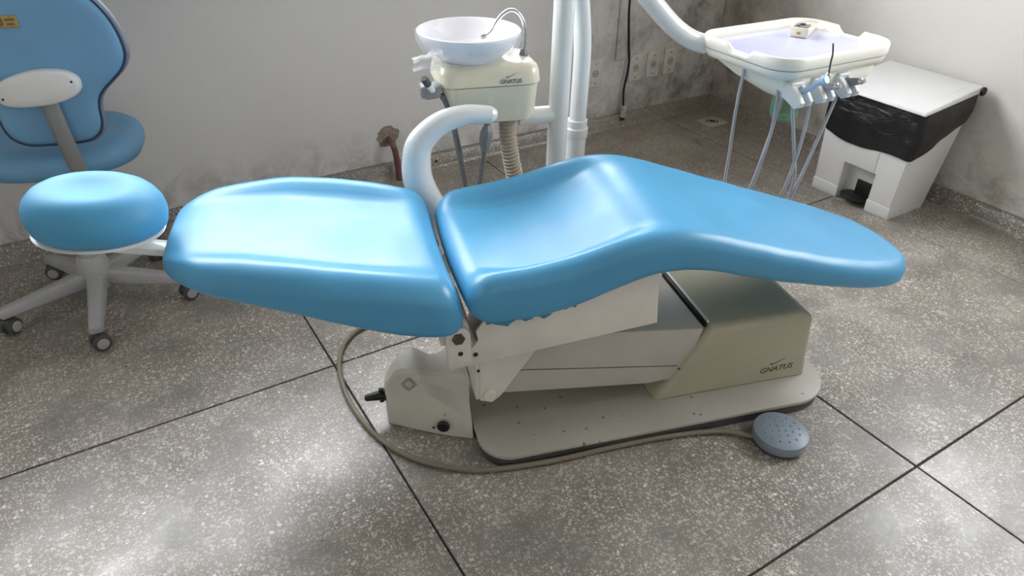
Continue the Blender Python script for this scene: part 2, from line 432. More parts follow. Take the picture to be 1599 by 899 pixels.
mk('shade_sill', rbox(((WIN[0]+WIN[1])/2, YB-.11, WIN[2]-.03), (WIN[1]-WIN[0]+.3, .40, .06), .006), 'wall_plain', kind='structure')  # unseen window sill, made extra deep to shade the upper back wall
# coved terrazzo skirting
def skirting(name, poly, a0, a1, fn): mk(name, prism(poly, fn, a0, a1), 'terrazzo_dark', smooth=50, kind='structure')
sk = [(0, 0), (.034, 0), (.026, .006), (.021, .016), (.019, .062), (.012, .068), (0, .07)]
skirting('baseboard_back', sk, XL, XR, lambda a, b, t: (t, YB-a, b))
skirting('baseboard_right', sk, YF, YB-.02, lambda a, b, t: (XR-a, t, b))
skirting('baseboard_left', sk, YF, YB-.02, lambda a, b, t: (XL+a, t, b))

# ================================================================== dental chair
chair = thing('dental_chair', 'long blue vinyl dental treatment chair on beige metal base', 'dental chair', (.45, .25, 0), CH)
mk('base_skirt', prism(rrect(-.005, .993, .005, .495, [.12, .07, .07, .12]), lambda a, b, t: (a, b, t), 0, .031), 'rubber', chair, label='dark rubber edge under the base plate')
plate = mk('base_plate', prism(rrect(-.012, 1.0, 0, .5, [.13, .08, .08, .13], 10), lambda a, b, t: (a, b, t), .029, .041, .003), 'plate', chair)
# --- rear cover box
side = [(.478, .030), (.618, .268), (.885, .268), (.930, .240), (.957, .030)]
VC = .25
def cover_ring(vv, k):
    out = []
    for a, z in side: out.append((a if a > .5 or k == 0 else a, vv, z-k*(z-.04)*.0))
    return out
cvr = prism(side, lambda a, b, t: (a, t, b), .097, .405, .026, 5)
cover = mk('base_cover', cvr, 'cover', chair)
mk('edge_strip', tube([(.616, .125, .268), (.616, .38, .268)], .004, n=8, straight=True), 'white_plastic', cover, label='pale trim strip along the cover edge')
mk('gap_seal', rbox((.608, .25, .261), (.007, .26, .012), .002), 'black', cover, label='black gap beside the cover edge')
mk('screw', lathe([(0, 0), (.0035, 0), (.0035, .002), (0, .002)], (.537, .096, .148), 10, (0, -1, 0)), 'steel', cover)
tm = Matrix.Translation((.845, .0966, .078)) @ Matrix.Rotation(PI/2, 4, 'X') @ Matrix.Rotation(.03, 4, 'Z')
text('lettering', 'GNATUS', .026, tm, 'print_dark', cover, .25)
def swoosh(mtx, s): 
    pts = [(-.9, .1), (-.72, -.12), (-.45, -.05), (.2, .18), (1.0, .55), (.2, .10), (-.5, -.16), (-.75, -.30), (-.95, -.08)]
    return prism([(a*s, b*s) for a, b in pts], lambda a, b, t: mtx @ Vector((a, b, t)), -.0006, .0006)
mk('check_mark', swoosh(Matrix.Translation((.845, .0966, .108)) @ Matrix.Rotation(PI/2, 4, 'X'), .024), 'print_dark', cover)
# --- lifting arm
arm_poly = [(.012, .158), (.46, .097), (.56, .10), (.600, .258), (.31, .296), (.06, .292)]
arm = mk('lifting_arm', prism(arm_poly, lambda a, b, t: (a, t, b), .112, .39, .006), 'arm_enamel', chair)
mk('arm_seam', tube([(.09, .1115, .222), (.30, .1115, .186), (.54, .1115, .145)], .0012, n=6), 'print_dark', arm)
mk('link_plate', prism([(0, .300), (0, .150), (.030, .138), (.052, .155), (.15, .300)], lambda a, b, t: (a, t, b), .100, .112, .003), 'side_enamel', arm)
mk('link_end', rbox((-.004, .25, .225), (.012, .29, .15), .003), 'side_enamel', arm)
mk('pivot_cap', lathe([(0, 0), (.017, 0), (.017, .006), (.014, .010), (0, .011)], (.022, .100, .168), 20, (0, -1, 0)), 'side_enamel', arm)
mk('screw', lathe([(0, 0), (.004, 0), (.004, .002), (0, .002)], (-.004, .104, .245), 10, (0, -1, 0)), 'steel', arm)
mk('black_rod', tube([(.10, .2, .10), (.44, .2, .07)], .008, straight=True), 'black', arm)
# --- seat support side plates and the backrest hinges
def hinge(sd):                                            # sd=0 near side, 1 far side
    mv = (lambda v: v) if sd == 0 else (lambda v: 2*VC+.02-v)
    poly = [(-.079, .300), (.429, .346), (.413, .50), (.02, .455), (.0, .425), (-.018, .398), (-.013, .372), (-.030, .352), (-.060, .345), (-.085, .345)]
    sp_ = mk('seat_side_plate', prism(poly, lambda a, b, t: (a, mv(t), b), .058, .066, .0015), 'side_enamel', chair)
    arc = [(-.061+.028*math.cos(math.radians(t)), .398+.028*math.sin(math.radians(t))) for t in range(0, 181, 15)]
    hb = mk('hinge_bracket', prism(arc+[(-.086, .318), (-.032, .326)], lambda a, b, t: (a, mv(t), b), .044, .058, .003), 'side_enamel', chair)
    arc2 = [(-.068+.036*math.cos(math.radians(t)), .405+.036*math.sin(math.radians(t))) for t in range(0, 181, 15)]
    mk('hinge_ear', prism(arc2+[(-.098, .37), (-.04, .36)], lambda a, b, t: (a, mv(t), b), .062, .078, .003), 'side_enamel', hb)
    ax = (0, -1, 0) if sd == 0 else (0, 1, 0)
    mk('bolt', lathe([(0, 0), (.0150, 0), (.0150, .005), (.013, .007), (0, .007)], (-.061, mv(.044), .398), 6, ax), 'steel', hb, smooth=0)
    mk('hole', lathe([(0, 0), (.006, 0), (.006, .001), (0, .001)], (-.057, mv(.0436), .355), 10, ax), 'black', hb)
    mk('hole', lathe([(0, 0), (.006, 0), (.006, .001), (0, .001)], (-.020, mv(.0576), .335), 10, ax), 'black', sp_)
hinge(0); hinge(1)
mk('hinge_shaft', tube([(-.061, .07, .398), (-.061, .45, .398)], .014, straight=True), 'steel', chair)
mk('seat_pan', hexa([(.0, .075, .40), (.42, .075, .40), (.42, .445, .40), (.0, .445, .40), (.0, .075, .445), (.42, .075, .49), (.42, .445, .49), (.0, .445, .445)], .004), 'arm_enamel', chair)

# --- cushions: stations along the chair (u, z bottom, z top, v near, v far, dish depth)
def lerp_st(st, u):
    if u <= st[0][0]: return st[0][1:]
    for a, b in zip(st, st[1:]):
        if u <= b[0]:
            t = (u-a[0])/(b[0]-a[0]); t = t*t*(3-2*t)*.35+t*.65
            return tuple(x+(y-x)*t for x, y in zip(a[1:], b[1:]))
    return st[-1][1:]
def smooth_st(st, u, h=.03):
    acc = None
    for k in range(-2, 3):
        q = lerp_st(st, u+k*h/2)
        acc = q if acc is None else tuple(a+b for a, b in zip(acc, q))
    return tuple(a/5 for a in acc)
def cushion(st, u0, u1, re0, re1, rt=.05, rb=.022, crown=.0, inner=.62, n_u=70, bow=(0, 0), pinch=(.5, .4), wmul=(.6, .6)):
    rings = []
    us = [u0+(u1-u0)*(.5-.5*math.cos(PI*i/n_u)) for i in range(n_u+1)]
    for i, u in enumerate(us):
        zb, zt, va, vb, d = smooth_st(st, u)
        e0 = min(1, max(0, (u-u0)/re0)); e1 = min(1, max(0, (u1-u)/re1))
        k0 = math.sqrt(max(0, 1-(1-e0)**2)); k1 = math.sqrt(max(0, 1-(1-e1)**2)); k = min(k0, k1)
        re = re0 if k0 < k1 else re1; wm = wmul[0] if k0 < k1 else wmul[1]
        th = zt-zb
        zt2 = zt-(1-k)*th*pinch[0]; zb2 = zb+(1-k)*th*pinch[1]
        va2 = va+(1-k)*re*wm; vb2 = vb-(1-k)*re*wm
        th2 = zt2-zb2
        r1 = min(rt, th2*.62); r2 = min(rb, th2*.36)
        ring = []
        wdt = vb2-va2; vc = (va2+vb2)/2
        # bottom far->near, near side up, top near->far, far side down
        for j in range(7): v = vb2-r2-(wdt-2*r2)*j/6; ring.append((v, zb2))
        for j in range(1, 5): a = PI/2*j/4; ring.append((va2+r2-r2*math.sin(a), zb2+r2-r2*math.cos(a)))
        for j in range(0, 8): a = PI/2*j/7; ring.append((va2+r1-r1*math.cos(a), zt2-r1+r1*math.sin(a)))
        for j in range(1, 24):
            s = j/24; v = va2+r1+(wdt-2*r1)*s; x = abs(2*s-1)
            q = (1-x)/(1-inner); q = min(1, max(0, q)); q = q*q*(3-2*q)
            ring.append((v, zt2-d*q*k+crown*(1-x*x)*k))
        for j in range(0, 8): a = PI/2*j/7; ring.append((vb2-r1+r1*math.sin(a), zt2-r1+r1*math.cos(a)))
        for j in range(1, 4): a = PI/2*j/4; ring.append((vb2-r2+r2*math.cos(a), zb2+r2-r2*math.sin(a)))
        R3 = []
        for v, z in ring:
            bw = 1-((v-VC)/.25)**2
            uu = u + bow[0]*bw*max(0, 1-(u-u0)/.12) + bow[1]*bw*max(0, 1-(u1-u)/.12)
            R3.append((uu, v, z))
        rings.append(R3)
    return loft(rings)
seat_st = [(-.035, .432, .535, .030, .500, .004), (.03, .430, .548, .026, .505, .030), (.10, .430, .552, .022, .51, .042), (.2, .446, .566, .022, .512, .046),
           (.3, .480, .592, .022, .512, .036), (.38, .504, .606, .022, .512, .012), (.46, .504, .602, .024, .512, .0), (.54, .488, .580, .026, .51, 0), (.64, .455, .545, .028, .508, 0),
           (.76, .418, .504, .03, .502, 0), (.9, .382, .460, .034, .485, 0), (1.0, .356, .432, .042, .462, 0), (1.06, .344, .418, .05, .44, 0),
           (1.12, .334, .404, .064, .40, 0), (1.16, .330, .398, .084, .36, 0), (1.20, .327, .392, .13, .29, 0)]
seat = mk('seat_cushion', cushion(seat_st, -.032, 1.205, .05, .05, rt=.036, inner=.74, crown=.006, bow=(-.012, 0), wmul=(.5, .5)), 'vinyl', chair, smooth=80, label='blue vinyl seat and leg cushion with torn lower edge')
# torn vinyl hem hanging along the near lower edge
rnd = random.Random(3); top, bot = [], []
for i in range(61):
    u = .0+i*.0046; zb = smooth_st(seat_st, u)[0]
    rip = max(0, noise.noise(Vector((u*34, 2.3, 0))))*.022+max(0, noise.noise(Vector((u*90, 5, 0))))*.008
    top.append((u, zb+.016)); bot.append((u, zb-.001-rip*(1 if i < 46 else .3)))
mk('torn_hem', prism(top+bot[::-1], lambda a, b, t: (a, t, b), .040, .0425), 'vinyl_torn', seat, smooth=0, label='ragged dark edge of torn vinyl')
back_st = [(-.635, .560, .606, .155, .470, .0), (-.58, .548, .610, .118, .500, .004), (-.5, .534, .612, .080, .532, .012), (-.4, .512, .608, .048, .556, .020), (-.3, .480, .594, .026, .560, .024),
           (-.2, .443, .575, .018, .555, .024), (-.13, .422, .558, .018, .548, .016), (-.085, .413, .544, .022, .540, .004), (-.045, .410, .528, .03, .53, 0)]
backrest = mk('backrest_cushion', cushion(back_st, -.622, -.046, .085, .045, rt=.050, inner=.70, bow=(-.020, -.010), wmul=(.75, .4), pinch=(.45, .16)), 'vinyl', chair, smooth=80)
mk('backrest_pan', hexa([(-.60, .17, .560), (-.10, .10, .405), (-.10, .44, .405), (-.60, .37, .560), (-.60, .17, .585), (-.10, .10, .43), (-.10, .44, .43), (-.60, .37, .585)], .004), 'side_enamel', backrest)
# --- headrest
def headrest_vf(cx, cy, cz, a, b, h):
    prof = [(0, 0), (.80, 0), (.90, .03), (.965, .12), (.995, .30), (1.0, .42), (.98, .58), (.92, .74), (.83, .87), (.71, .96), (.60, .99), (.48, .985), (.34, .94), (.18, .89), (0, .88)]
    rings = []
    for r, z in prof:
        ring = []
        for j in range(48):
            t = 2*PI*j/48; c, s = math.cos(t), math.sin(t); e = .97
            x = math.copysign(abs(c)**e, c)*r*a; y = math.copysign(abs(s)**e, s)*r*b
            ring.append((cx+x, cy+y, cz+z*h-.10*x-.03*y))
        rings.append(ring)
    return loft(rings)
hr = mk('headrest', headrest_vf(-.750, .276, .640, .129, .118, .094), 'vinyl_headrest', chair, smooth=80)
mk('headrest_plate', headrest_vf(-.754, .274, .634, .122, .111, .010), 'white_plastic', hr, label='white backing plate under the headrest')
mk('headrest_bar', hexa([(-.75, .255, .590), (-.56, .255, .545), (-.56, .30, .545), (-.75, .30, .590), (-.75, .255, .608), (-.56, .255, .563), (-.56, .30, .563), (-.75, .30, .608)], .004), 'white_enamel', hr)
mk('headrest_knuckle', lathe([(0, 0), (.03, 0), (.034, .012), (.03, .026), (0, .03)], (-.735, .277, .604), 24), 'white_enamel', hr)
# --- armrest on the far side
mk('armrest', tube([(.06, .55, .25), (.035, .565, .33), (.0, .58, .40), (-.032, .585, .455), (-.055, .59, .515), (-.060, .595, .568), (-.046, .60, .63), (.010, .60, .680), (.075, .60, .698), (.124, .60, .696), (.146, .60, .694), (.160, .60, .693), (.166, .60, .692)],
                   [.046, .046, .045, .044, .042, .040, .036, .031, .027, .025, .0235, .016, .003], n=20), 'white_enamel', chair)
mk('armrest_bracket', rbox((.07, .48, .30), (.08, .18, .05), .008), 'side_enamel', chair)
# --- front boot with the control handle
def boot_ring(u, bn, sn, zs, tn, zt, vc=.262):
    L = [(vc-bn, .002), (vc-bn, .012), (vc-sn, zs), (vc-tn*.97-sn*.03, zs+(zt-zs)*.35), (vc-tn, zt-.012), (vc-tn*.8, zt-.002), (vc-tn*.3, zt)]
    return [(u, a, z) for a, z in L]+[(u, 2*vc-a, z) for a, z in L[::-1]]
boot_st = [(-0.222, 0.022, 0.012, 0.092, 0.008, 0.108), (-0.215, 0.034, 0.024, 0.100, 0.020, 0.134), (-0.190, 0.050, 0.030, 0.106, 0.026, 0.172), (-0.165, 0.066, 0.046, 0.112, 0.042, 0.186), (-0.140, 0.080, 0.060, 0.118, 0.056, 0.188), (-0.122, 0.090, 0.070, 0.116, 0.052, 0.180), (-0.100, 0.102, 0.082, 0.106, 0.046, 0.166), (-0.075, 0.115, 0.095, 0.092, 0.050, 0.160), (-0.045, 0.128, 0.108, 0.072, 0.070, 0.163), (-0.016, 0.142, 0.130, 0.050, 0.100, 0.172)]
def boot_rings():
    out = []
    for q in range(5*(len(boot_st)-1)+1):
        k, t = divmod(q, 5); t /= 5
        P = [boot_st[max(0, min(len(boot_st)-1, k+d))] for d in (-1, 0, 1, 2)]
        out.append(boot_ring(*[.5*(2*b+(c-a)*t+(2*a-5*b+4*c-d)*t*t+(3*b-a-3*c+d)*t**3) for a, b, c, d in zip(*P)]))
    return out
boot = mk('pump_boot', loft(boot_rings()), 'boot', chair, smooth=24)
knob = mk('control_handle', lathe([(0, 0), (.017, 0), (.017, .010), (.013, .012), (.013, .02), (.009, .055), (.006, .060), (0, .061)], (-.216, .262, .078), 16, (-1, -.05, .0)), 'black', boot, label='black pointed control handle')
mk('handle_fins', rbox((-.232, .262, .078), (.012, .012, .046), .003), 'black', knob)
mk('round_plug', lathe([(0, 0), (.0165, 0), (.0165, .004), (.013, .007), (0, .007)], (-.088, .151, .036), 24, (-.35, -1, .1)), 'black', boot, label='round black rubber plug')
mk('screw_hole', lathe([(0, 0), (.004, 0), (.004, .001), (0, .001)], (-.112, .158, .03), 10, (-.35, -1, .1)), 'steel', boot)
em = []
EM = Matrix.Translation((-.163, .2085, .146)) @ Matrix.Rotation(math.radians(-15), 4, 'Z') @ Matrix.Rotation(math.radians(82), 4, 'X') @ Matrix.Rotation(PI/4, 4, 'Z') @ Matrix.Scale(1.3, 4)
for i in range(4):
    Rz = Matrix.Rotation(i*PI/2, 4, 'Z')
    em.append(xf(rbox((0, .0105, 0), (.0155, .0010, .0012), 0), EM @ Rz))
    em.append(xf(rbox((.0105, .0088, 0), (.0010, .0042, .0012), 0), EM @ Rz))
    a = [(.0035+.0042*math.cos(t), .0035+.0042*math.sin(t), 0) for t in [math.radians(x) for x in range(-30, 121, 25)]]
    em.append(xf(tube(a, .0006, per=1, n=5), EM @ Rz))
mk('emblem', join(*em), 'print_dark', boot, smooth=0)
mk('small_mark', xf(join(rbox((0, 0, 0), (.008, .001, .001), 0), rbox((0, .003, 0), (.001, .006, .001), 0)), Matrix.Translation((-.082, .160, .066)) @ Matrix.Rotation(PI/2, 4, 'X')), 'print', boot, smooth=0)

# ================================================================== foot pedal and its cable
pedal = thing('foot_pedal', 'round grey foot pedal with studded top on floor by chair base', 'foot pedal', (1.306, .742, 0))
pc = (1.306, .742, 0)
mk('pedal_base', lathe([(0, 0), (.064, 0), (.066, .004), (.066, .016), (0, .016)], pc, 48), 'dark_grey', pedal)
ptop = mk('pedal_top', lathe([(0, .012), (.069, .012), (.071, .016), (.071, .032), (.069, .038), (.055, .043), (.03, .0465), (0, .0475)], pc, 56), 'pedal', pedal)
for rr, nn in ((.012, 4), (.028, 8), (.046, 13)):
    for j in range(nn):
        t = 2*PI*j/nn+rr*20
        z = .0475-(rr/.055)**2*.0045
        mk('stud', lathe([(.0034, -.001), (.0034, .0006), (.002, .0018), (0, .0021)], (pc[0]+rr*math.cos(t), pc[1]+rr*math.sin(t), z), 8), 'pedal', ptop)
mk('pedal_cable', tube([(1.25, .782, .012), (1.19, .842, .009), (1.057, .898, .009), (.90, .944, .009), (.748, .983, .009), (.595, 1.04, .009), (.517, 1.096, .009), (.449, 1.176, .009), (.406, 1.28, .009),
                        (.391, 1.404, .009), (.399, 1.52, .009), (.425, 1.619, .009), (.474, 1.70, .009), (.545, 1.745, .009), (.64, 1.74, .009), (.72, 1.66, .009), (.80, 1.56, .02)], .0070, n=10), 'cable', pedal, label='beige cable curving round the chair base')

# ================================================================== spittoon unit (column, box, bowl)
unit = thing('spittoon_unit', 'cream spittoon unit on a tall white column behind the chair', 'spittoon', (.431, .80, 0), CH)
mk('column', tube([(.407, .80, .01), (.407, .80, 1.36)], .0305, n=28, straight=True), 'white_enamel', unit)
mk('column_foot', lathe([(0, 0), (.14, 0), (.145, .006), (.14, .016), (.045, .022), (.042, .06), (0, .06)], (.43, .82, 0), 40), 'white_enamel', unit)
st2 = mk('side_tube', tube([(.42, .81, 1.10), (.452, .83, 1.0), (.476, .84, .88), (.486, .84, .78), (.487, .84, .68), (.486, .84, .57)], .0265, n=24), 'white_enamel', unit)
mk('tube_collar', lathe([(.030, 0), (.0345, 0), (.036, .004), (.036, .030), (.032, .034), (.032, .056), (.026, .058)], (.485, .84, .512), 32), 'white_plastic', st2)
mk('lower_tube', tube([(.485, .84, 0), (.485, .84, .53)], .0325, n=24, straight=True), 'white_enamel', st2)
mk('cross_tube', tube([(.28, .80, .607), (.40, .80, .607)], .026, n=20, straight=True), 'white_enamel', unit)
def rr3(x0, x1, y0, y1, r, z): return [(a, b, z) for a, b in rrect(x0, x1, y0, y1, r, 6)]
BX = (.030, .318, .690, .885)
body = mk('spittoon_box', loft([rr3(BX[0]+.052, BX[1]-.028, .712, .862, .03, .628), rr3(BX[0]+.040, BX[1]-.016, .702, .872, .036, .634), rr3(BX[0]+.028, BX[1]-.010, .697, .878, .04, .65), rr3(BX[0]+.006, BX[1]-.004, .692, .883, .04, .736)]), 'cream', unit, smooth=35)
lid = mk('box_lid', loft([rr3(*BX[:2], .690, .885, .042, .738), rr3(BX[0]-.002, BX[1]+.002, .688, .887, .042, .741), rr3(BX[0]+.002, BX[1]-.002, .690, .885, .042, .770), rr3(BX[0]+.007, BX[1]-.007, .695, .880, .04, .783), rr3(BX[0]+.018, BX[1]-.018, .706, .869, .036, .792), rr3(BX[0]+.036, BX[1]-.036, .724, .851, .03, .795)]), 'cream', unit, smooth=35)
tm = Matrix.Translation((.226, .6875, .746)) @ Matrix.Rotation(PI/2, 4, 'X')
text('lettering', 'GNATUS', .0165, tm, 'print', lid, 0, .0006, .95)
mk('check_mark', swoosh(Matrix.Translation((.226, .6875, .765)) @ Matrix.Rotation(PI/2, 4, 'X'), .016), 'print', lid)
bc = (.131, .79, .79)
bowl = mk('bowl', lathe([(0, 0), (.062, 0), (.070, .004), (.098, .022), (.124, .046), (.139, .070), (.1435, .082), (.1435, .086), (.140, .088), (.136, .085), (.128, .068), (.105, .038), (.075, .020), (.03, .013), (0, .012)], (bc[0], bc[1], .783), 64), 'porcelain', unit, smooth=60, label='white porcelain spittoon bowl')
fa = mk('faucet', tube([(.286, .780, .79), (.288, .780, .850), (.284, .780, .882), (.268, .780, .908), (.246, .780, .917), (.224, .780, .907), (.207, .780, .888), (.196, .780, .868), (.182, .780, .855), (.168, .780, .851)], .0052, n=12), 'chrome', unit, label='thin chrome swan-neck water spout')
mk('faucet_nut', lathe([(0, 0), (.013, 0), (.013, .012), (.008, .026), (0, .026)], (.286, .780, .786), 8), 'grey_plastic', fa, smooth=0)
mk('faucet_tip', lathe([(0, 0), (.0066, 0), (.0066, .012), (0, .012)], (.175, .780, .853), 12, (-1, -.2, -.3)), 'grey_plastic', fa)
hd = mk('suction_holder', join(hexa([(-.012, .690, .712), (.03, .690, .716), (.03, .745, .716), (-.012, .745, .712), (-.012, .690, .742), (.035, .690, .752), (.035, .745, .752), (-.012, .745, .742)], .006), rbox((-.012, .716, .732), (.02, .045, .034), .006)), 'grey_plastic', unit)
sx_ = mk('suction_tip', tube([(.008, .690, .740), (-.002, .678, .756), (-.008, .672, .766)], [.008, .009, .0095], n=14), 'white_plastic', unit)
mk('suction_cap', tube([(-.006, .674, .762), (-.014, .666, .776), (-.018, .662, .783)], [.0105, .0105, .008], n=14), 'dark_grey', sx_)
mk('suction_hose', tube([(.035, .715, .718), (.050, .717, .690), (.062, .72, .655), (.079, .72, .56), (.101, .72, .425), (.12, .73, .25), (.17, .76, .08), (.28, .79, .03), (.40, .79, .05)], .0085, n=10), 'hose_dark', unit)
h2 = mk('saliva_hose', tube([(.160, .69, .66), (.158, .688, .63), (.154, .685, .585), (.140, .69, .48), (.125, .70, .35), (.13, .73, .2), (.2, .77, .06), (.33, .80, .03), (.40, .80, .05)], .0075, n=10), 'hose_dark', unit)
mk('hose_connector', tube([(.158, .687, .632), (.156, .686, .616), (.155, .686, .605), (.153, .686, .590), (.1515, .686, .572), (.149, .687, .556)], [.009, .017, .019, .019, .016, .008], n=8), 'grey_plastic', h2, smooth=25)
pts = [(.232, .75, .64), (.236, .75, .57), (.246, .75, .50), (.262, .75, .42), (.285, .76, .30), (.31, .77, .15), (.33, .78, .0)]
cor = mk('drain_hose', tube(pts, .024, n=16), 'corrugated', unit, label='ribbed brown drain hose under the spittoon')
P = spline(pts, 10); acc = 0; rings = []
for a, b in zip(P, P[1:]):
    L = (b-a).length; k = math.ceil((acc)/.0115)*.0115-acc
    while k < L:
        p = a+(b-a)*(k/L); rings.append(lathe([(.024, -.0022), (.0268, 0), (.024, .0022)], p, 16, (b-a).normalized()+Vector((.12, 0, 0)))); k += .0115
    acc += L
mk('hose_rings', join(*rings), 'corr_ring', cor, kind='stuff')
# clear film over the bowl
ring_a = []
rn = random.Random(11)
V, F = [], []; NN = 72; prof = [(.1455, .865), (.1425, .846), (.129, .822), (.108, .800), (.100, .792)]
for k, (r, z) in enumerate(prof):
    for j in range(NN):
        t = 2*PI*j/NN; q = (noise.noise(Vector((math.cos(t)*5, math.sin(t)*5, k*.9)))*.005+noise.noise(Vector((math.cos(t)*17, math.sin(t)*17, k*.5)))*.003)*k/3
        V.append((bc[0]+(r+.004+abs(q))*math.cos(t), bc[1]+(r+.004+abs(q))*math.sin(t), z+q*.5))
for k in range(len(prof)-1):
    for j in range(NN): F.append((k*NN+j, k*NN+(j+1) % NN, (k+1)*NN+(j+1) % NN, (k+1)*NN+j))
V2, F2 = [], []
for i in range(9):
    for j in range(20):
        t = 2*PI*j/20; s = i/8
        r = .034*(1-s)**1.2+.012+.014*max(0, s-.55)/.45+noise.noise(Vector((i*.9, math.cos(t)*2.4, math.sin(t)*2.4)))*.010
        V2.append((.035-.075*s, .70+math.cos(t)*r,   .820-.012*s+math.sin(t)*r*.65))
for i in range(8):
    for j in range(20): F2.append((i*20+j, i*20+(j+1) % 20, (i+1)*20+(j+1) % 20, (i+1)*20+j))
mk('plastic_wrap', join((V, F), (V2, F2)), 'film', None, CH, 60, 'crumpled clear plastic film wrapped round the white bowl', 'plastic film')

# ================================================================== instrument tray on its arm
TR = Matrix.Translation((1.94, 1.447, 0)) @ Matrix.Rotation(math.radians(-2), 4, 'Z')
tray = thing('instrument_tray', 'cream dental instrument tray hanging from white arm above the bin', 'instrument tray', (0, 0, .69), TR)
def trr(k, r=.085): return rrect(-.252+k, .252-k, -.190+k, .190-k, max(.02, r-k), 12)
def densify(pts, n=5):
    out = []
    for i in range(len(pts)):
        a, b = pts[i], pts[(i+1) % len(pts)]; L = math.dist(a, b); m = max(1, int(L/.012))
        out += [(a[0]+(b[0]-a[0])*t/m, a[1]+(b[1]-a[1])*t/m) for t in range(m)]
    return out
base_o = densify(trr(0)); 
def ins(p, k):                                            # move an outline point inwards
    cx = max(-.167, min(.167, p[0])); cy = max(-.105, min(.105, p[1])); d = Vector((p[0]-cx, p[1]-cy)); d = d.normalized() if d.length > 1e-6 else Vector((0, 0))
    return (p[0]-d.x*k, p[1]-d.y*k)
def rimz(p):
    if abs(p[0]) > .24:
        y = p[1]+.01; s = 1-min(1, max(0, (abs(y)-.035)/.014)); return .804-.020*s*s*(3-2*s)
    return .804
rg = [[(*ins(p, .022), .768) for p in base_o], [(*ins(p, .002), .770) for p in base_o], [(*p, .775) for p in base_o], [(*p, rimz(p)-.005) for p in base_o], [(*ins(p, .004), rimz(p)) for p in base_o],
      [(*ins(p, .011), rimz(p)) for p in base_o], [(*ins(p, .016), rimz(p)-.005) for p in base_o], [(*ins(p, .024), .783) for p in base_o], [(*ins(p, .030), .7815) for p in base_o]]
rim = mk('tray_rim', loft(rg), 'cream_tray', tray, smooth=50)
mk('tray_mat', prism([ins(p, .034) for p in base_o], lambda a, b, t: (a, b, t), .7815, .7835), 'mat', tray, smooth=0, label='lilac-blue film lining the tray')
for yy in (.075, -.085): mk('grip_recess', rbox((.244, yy, .8035), (.010, .055, .003), .001), 'cream', rim)
mk('tray_underside', loft([[(*ins(p, .005), .767) for p in base_o], [(*ins(p, .006), .755) for p in base_o], [(*ins(p, .016), .742) for p in base_o], [(*ins(p, .034), .736) for p in base_o]]), 'cream_tray', tray, smooth=50)
hs = mk('control_housing', loft([[(a, b, .738) for a, b in rrect(-.20, .20, -.165, .15, .03)], [(a, b, .725) for a, b in rrect(-.195, .195, -.168, .14, .03)], [(a, b, .700) for a, b in rrect(-.185, .18, -.165, .07, .03)], [(a, b, .678) for a, b in rrect(-.165, .17, -.155, .0, .03)], [(a, b, .666) for a, b in rrect(-.15, .16, -.14, -.03, .03)]]), 'cream_tray', tray, smooth=50)
def holder(x):
    pts_f = [(-.155, .735), (-.178, .728), (-.205, .712), (-.226, .690), (-.222, .676), (-.205, .668), (-.190, .676), (-.155, .690)]
    h = mk('instrument_holder', join(prism(pts_f, lambda a, b, t: (x+t, a, b), -.030, -.010, .003), prism(pts_f, lambda a, b, t: (x+t, a, b), .010, .026, .003), rbox((x, -.165, .715), (.055, .03, .04), .006)), 'holder', tray)
    return h
HX = (-.170, -.075, .032)
for x in HX: holder(x)
mk('swing_arm', tube([(-.215, .165, .765), (-.27, .185, .785), (-.335, .205, .83), (-.42, .225, .91), (-.50, .245, .99), (-.585, .245, 1.07), (-.66, .23, 1.16), (-.725, .215, 1.29)], .030, n=22), 'white_enamel', tray)
mk('arm_joint', lathe([(0, 0), (.05, 0), (.055, .01), (.055, .08), (.05, .09), (0, .09)], (-.7305, .214, 1.25), 32), 'white_enamel', tray)
Wm = lambda x, y, z: TR @ Vector((x, y, z))
ti = TR.inverted()
def those(name, pts, r, parent): return mk(name, tube([(ti @ Vector(p)) for p in pts], r, n=10), 'hose', parent)
those('air_hose', [(1.745, 1.46, .74), (1.742, 1.46, .66), (1.745, 1.46, .56), (1.755, 1.46, .40), (1.76, 1.47, .25), (1.68, 1.5, .08), (1.5, 1.55, .03), (1.3, 1.64, .03)], .0052, tray)
those('water_hose', [(1.755, 1.33, .70), (1.765, 1.33, .62), (1.765, 1.33, .55), (1.745, 1.33, .42), (1.74, 1.34, .30), (1.70, 1.42, .10), (1.5, 1.53, .03), (1.3, 1.63, .05)], .005, tray)
those('supply_hose', [(1.800, 1.34, .69), (1.785, 1.34, .60), (1.765, 1.335, .52), (1.725, 1.33, .38), (1.70, 1.36, .22), (1.6, 1.46, .06), (1.45, 1.56, .03), (1.3, 1.64, .04)], .005, tray)
# instruments resting in the holders
def instr(name, label, cat, x, grp=None): return thing(name, label, cat, (x, -.2, .68), TR, grp)
x = HX[0]
syr = instr('water_syringe', 'pale blue air-water syringe with bent metal nozzle in tray holder', 'dental syringe', x)
mk('syringe_handle', tube([(x+.012, -.165, .692), (x+.012, -.20, .716), (x+.012, -.247, .758)], [.007, .0085, .0095], n=16), 'blue_handle', syr)
mk('syringe_butt', lathe([(0, 0), (.012, 0), (.0135, .003), (.0135, .010), (.011, .013), (0, .013)], (x+.012, -.247, .757), 20, (.1, -1, .6)), 'blue_handle', syr)
mk('syringe_joint', lathe([(0, 0), (.009, 0), (.010, .01), (.007, .02), (0, .02)], (x+.024, -.246, .756), 16, (.6, .1, 1)), 'chrome', syr)
mk('syringe_nozzle', tube([(x+.034, -.245, .768), (x+.028, -.247, .786), (x+.024, -.248, .805), (x+.020, -.25, .83), (x+.010, -.25, .859)], .0024, n=8), 'steel', syr)
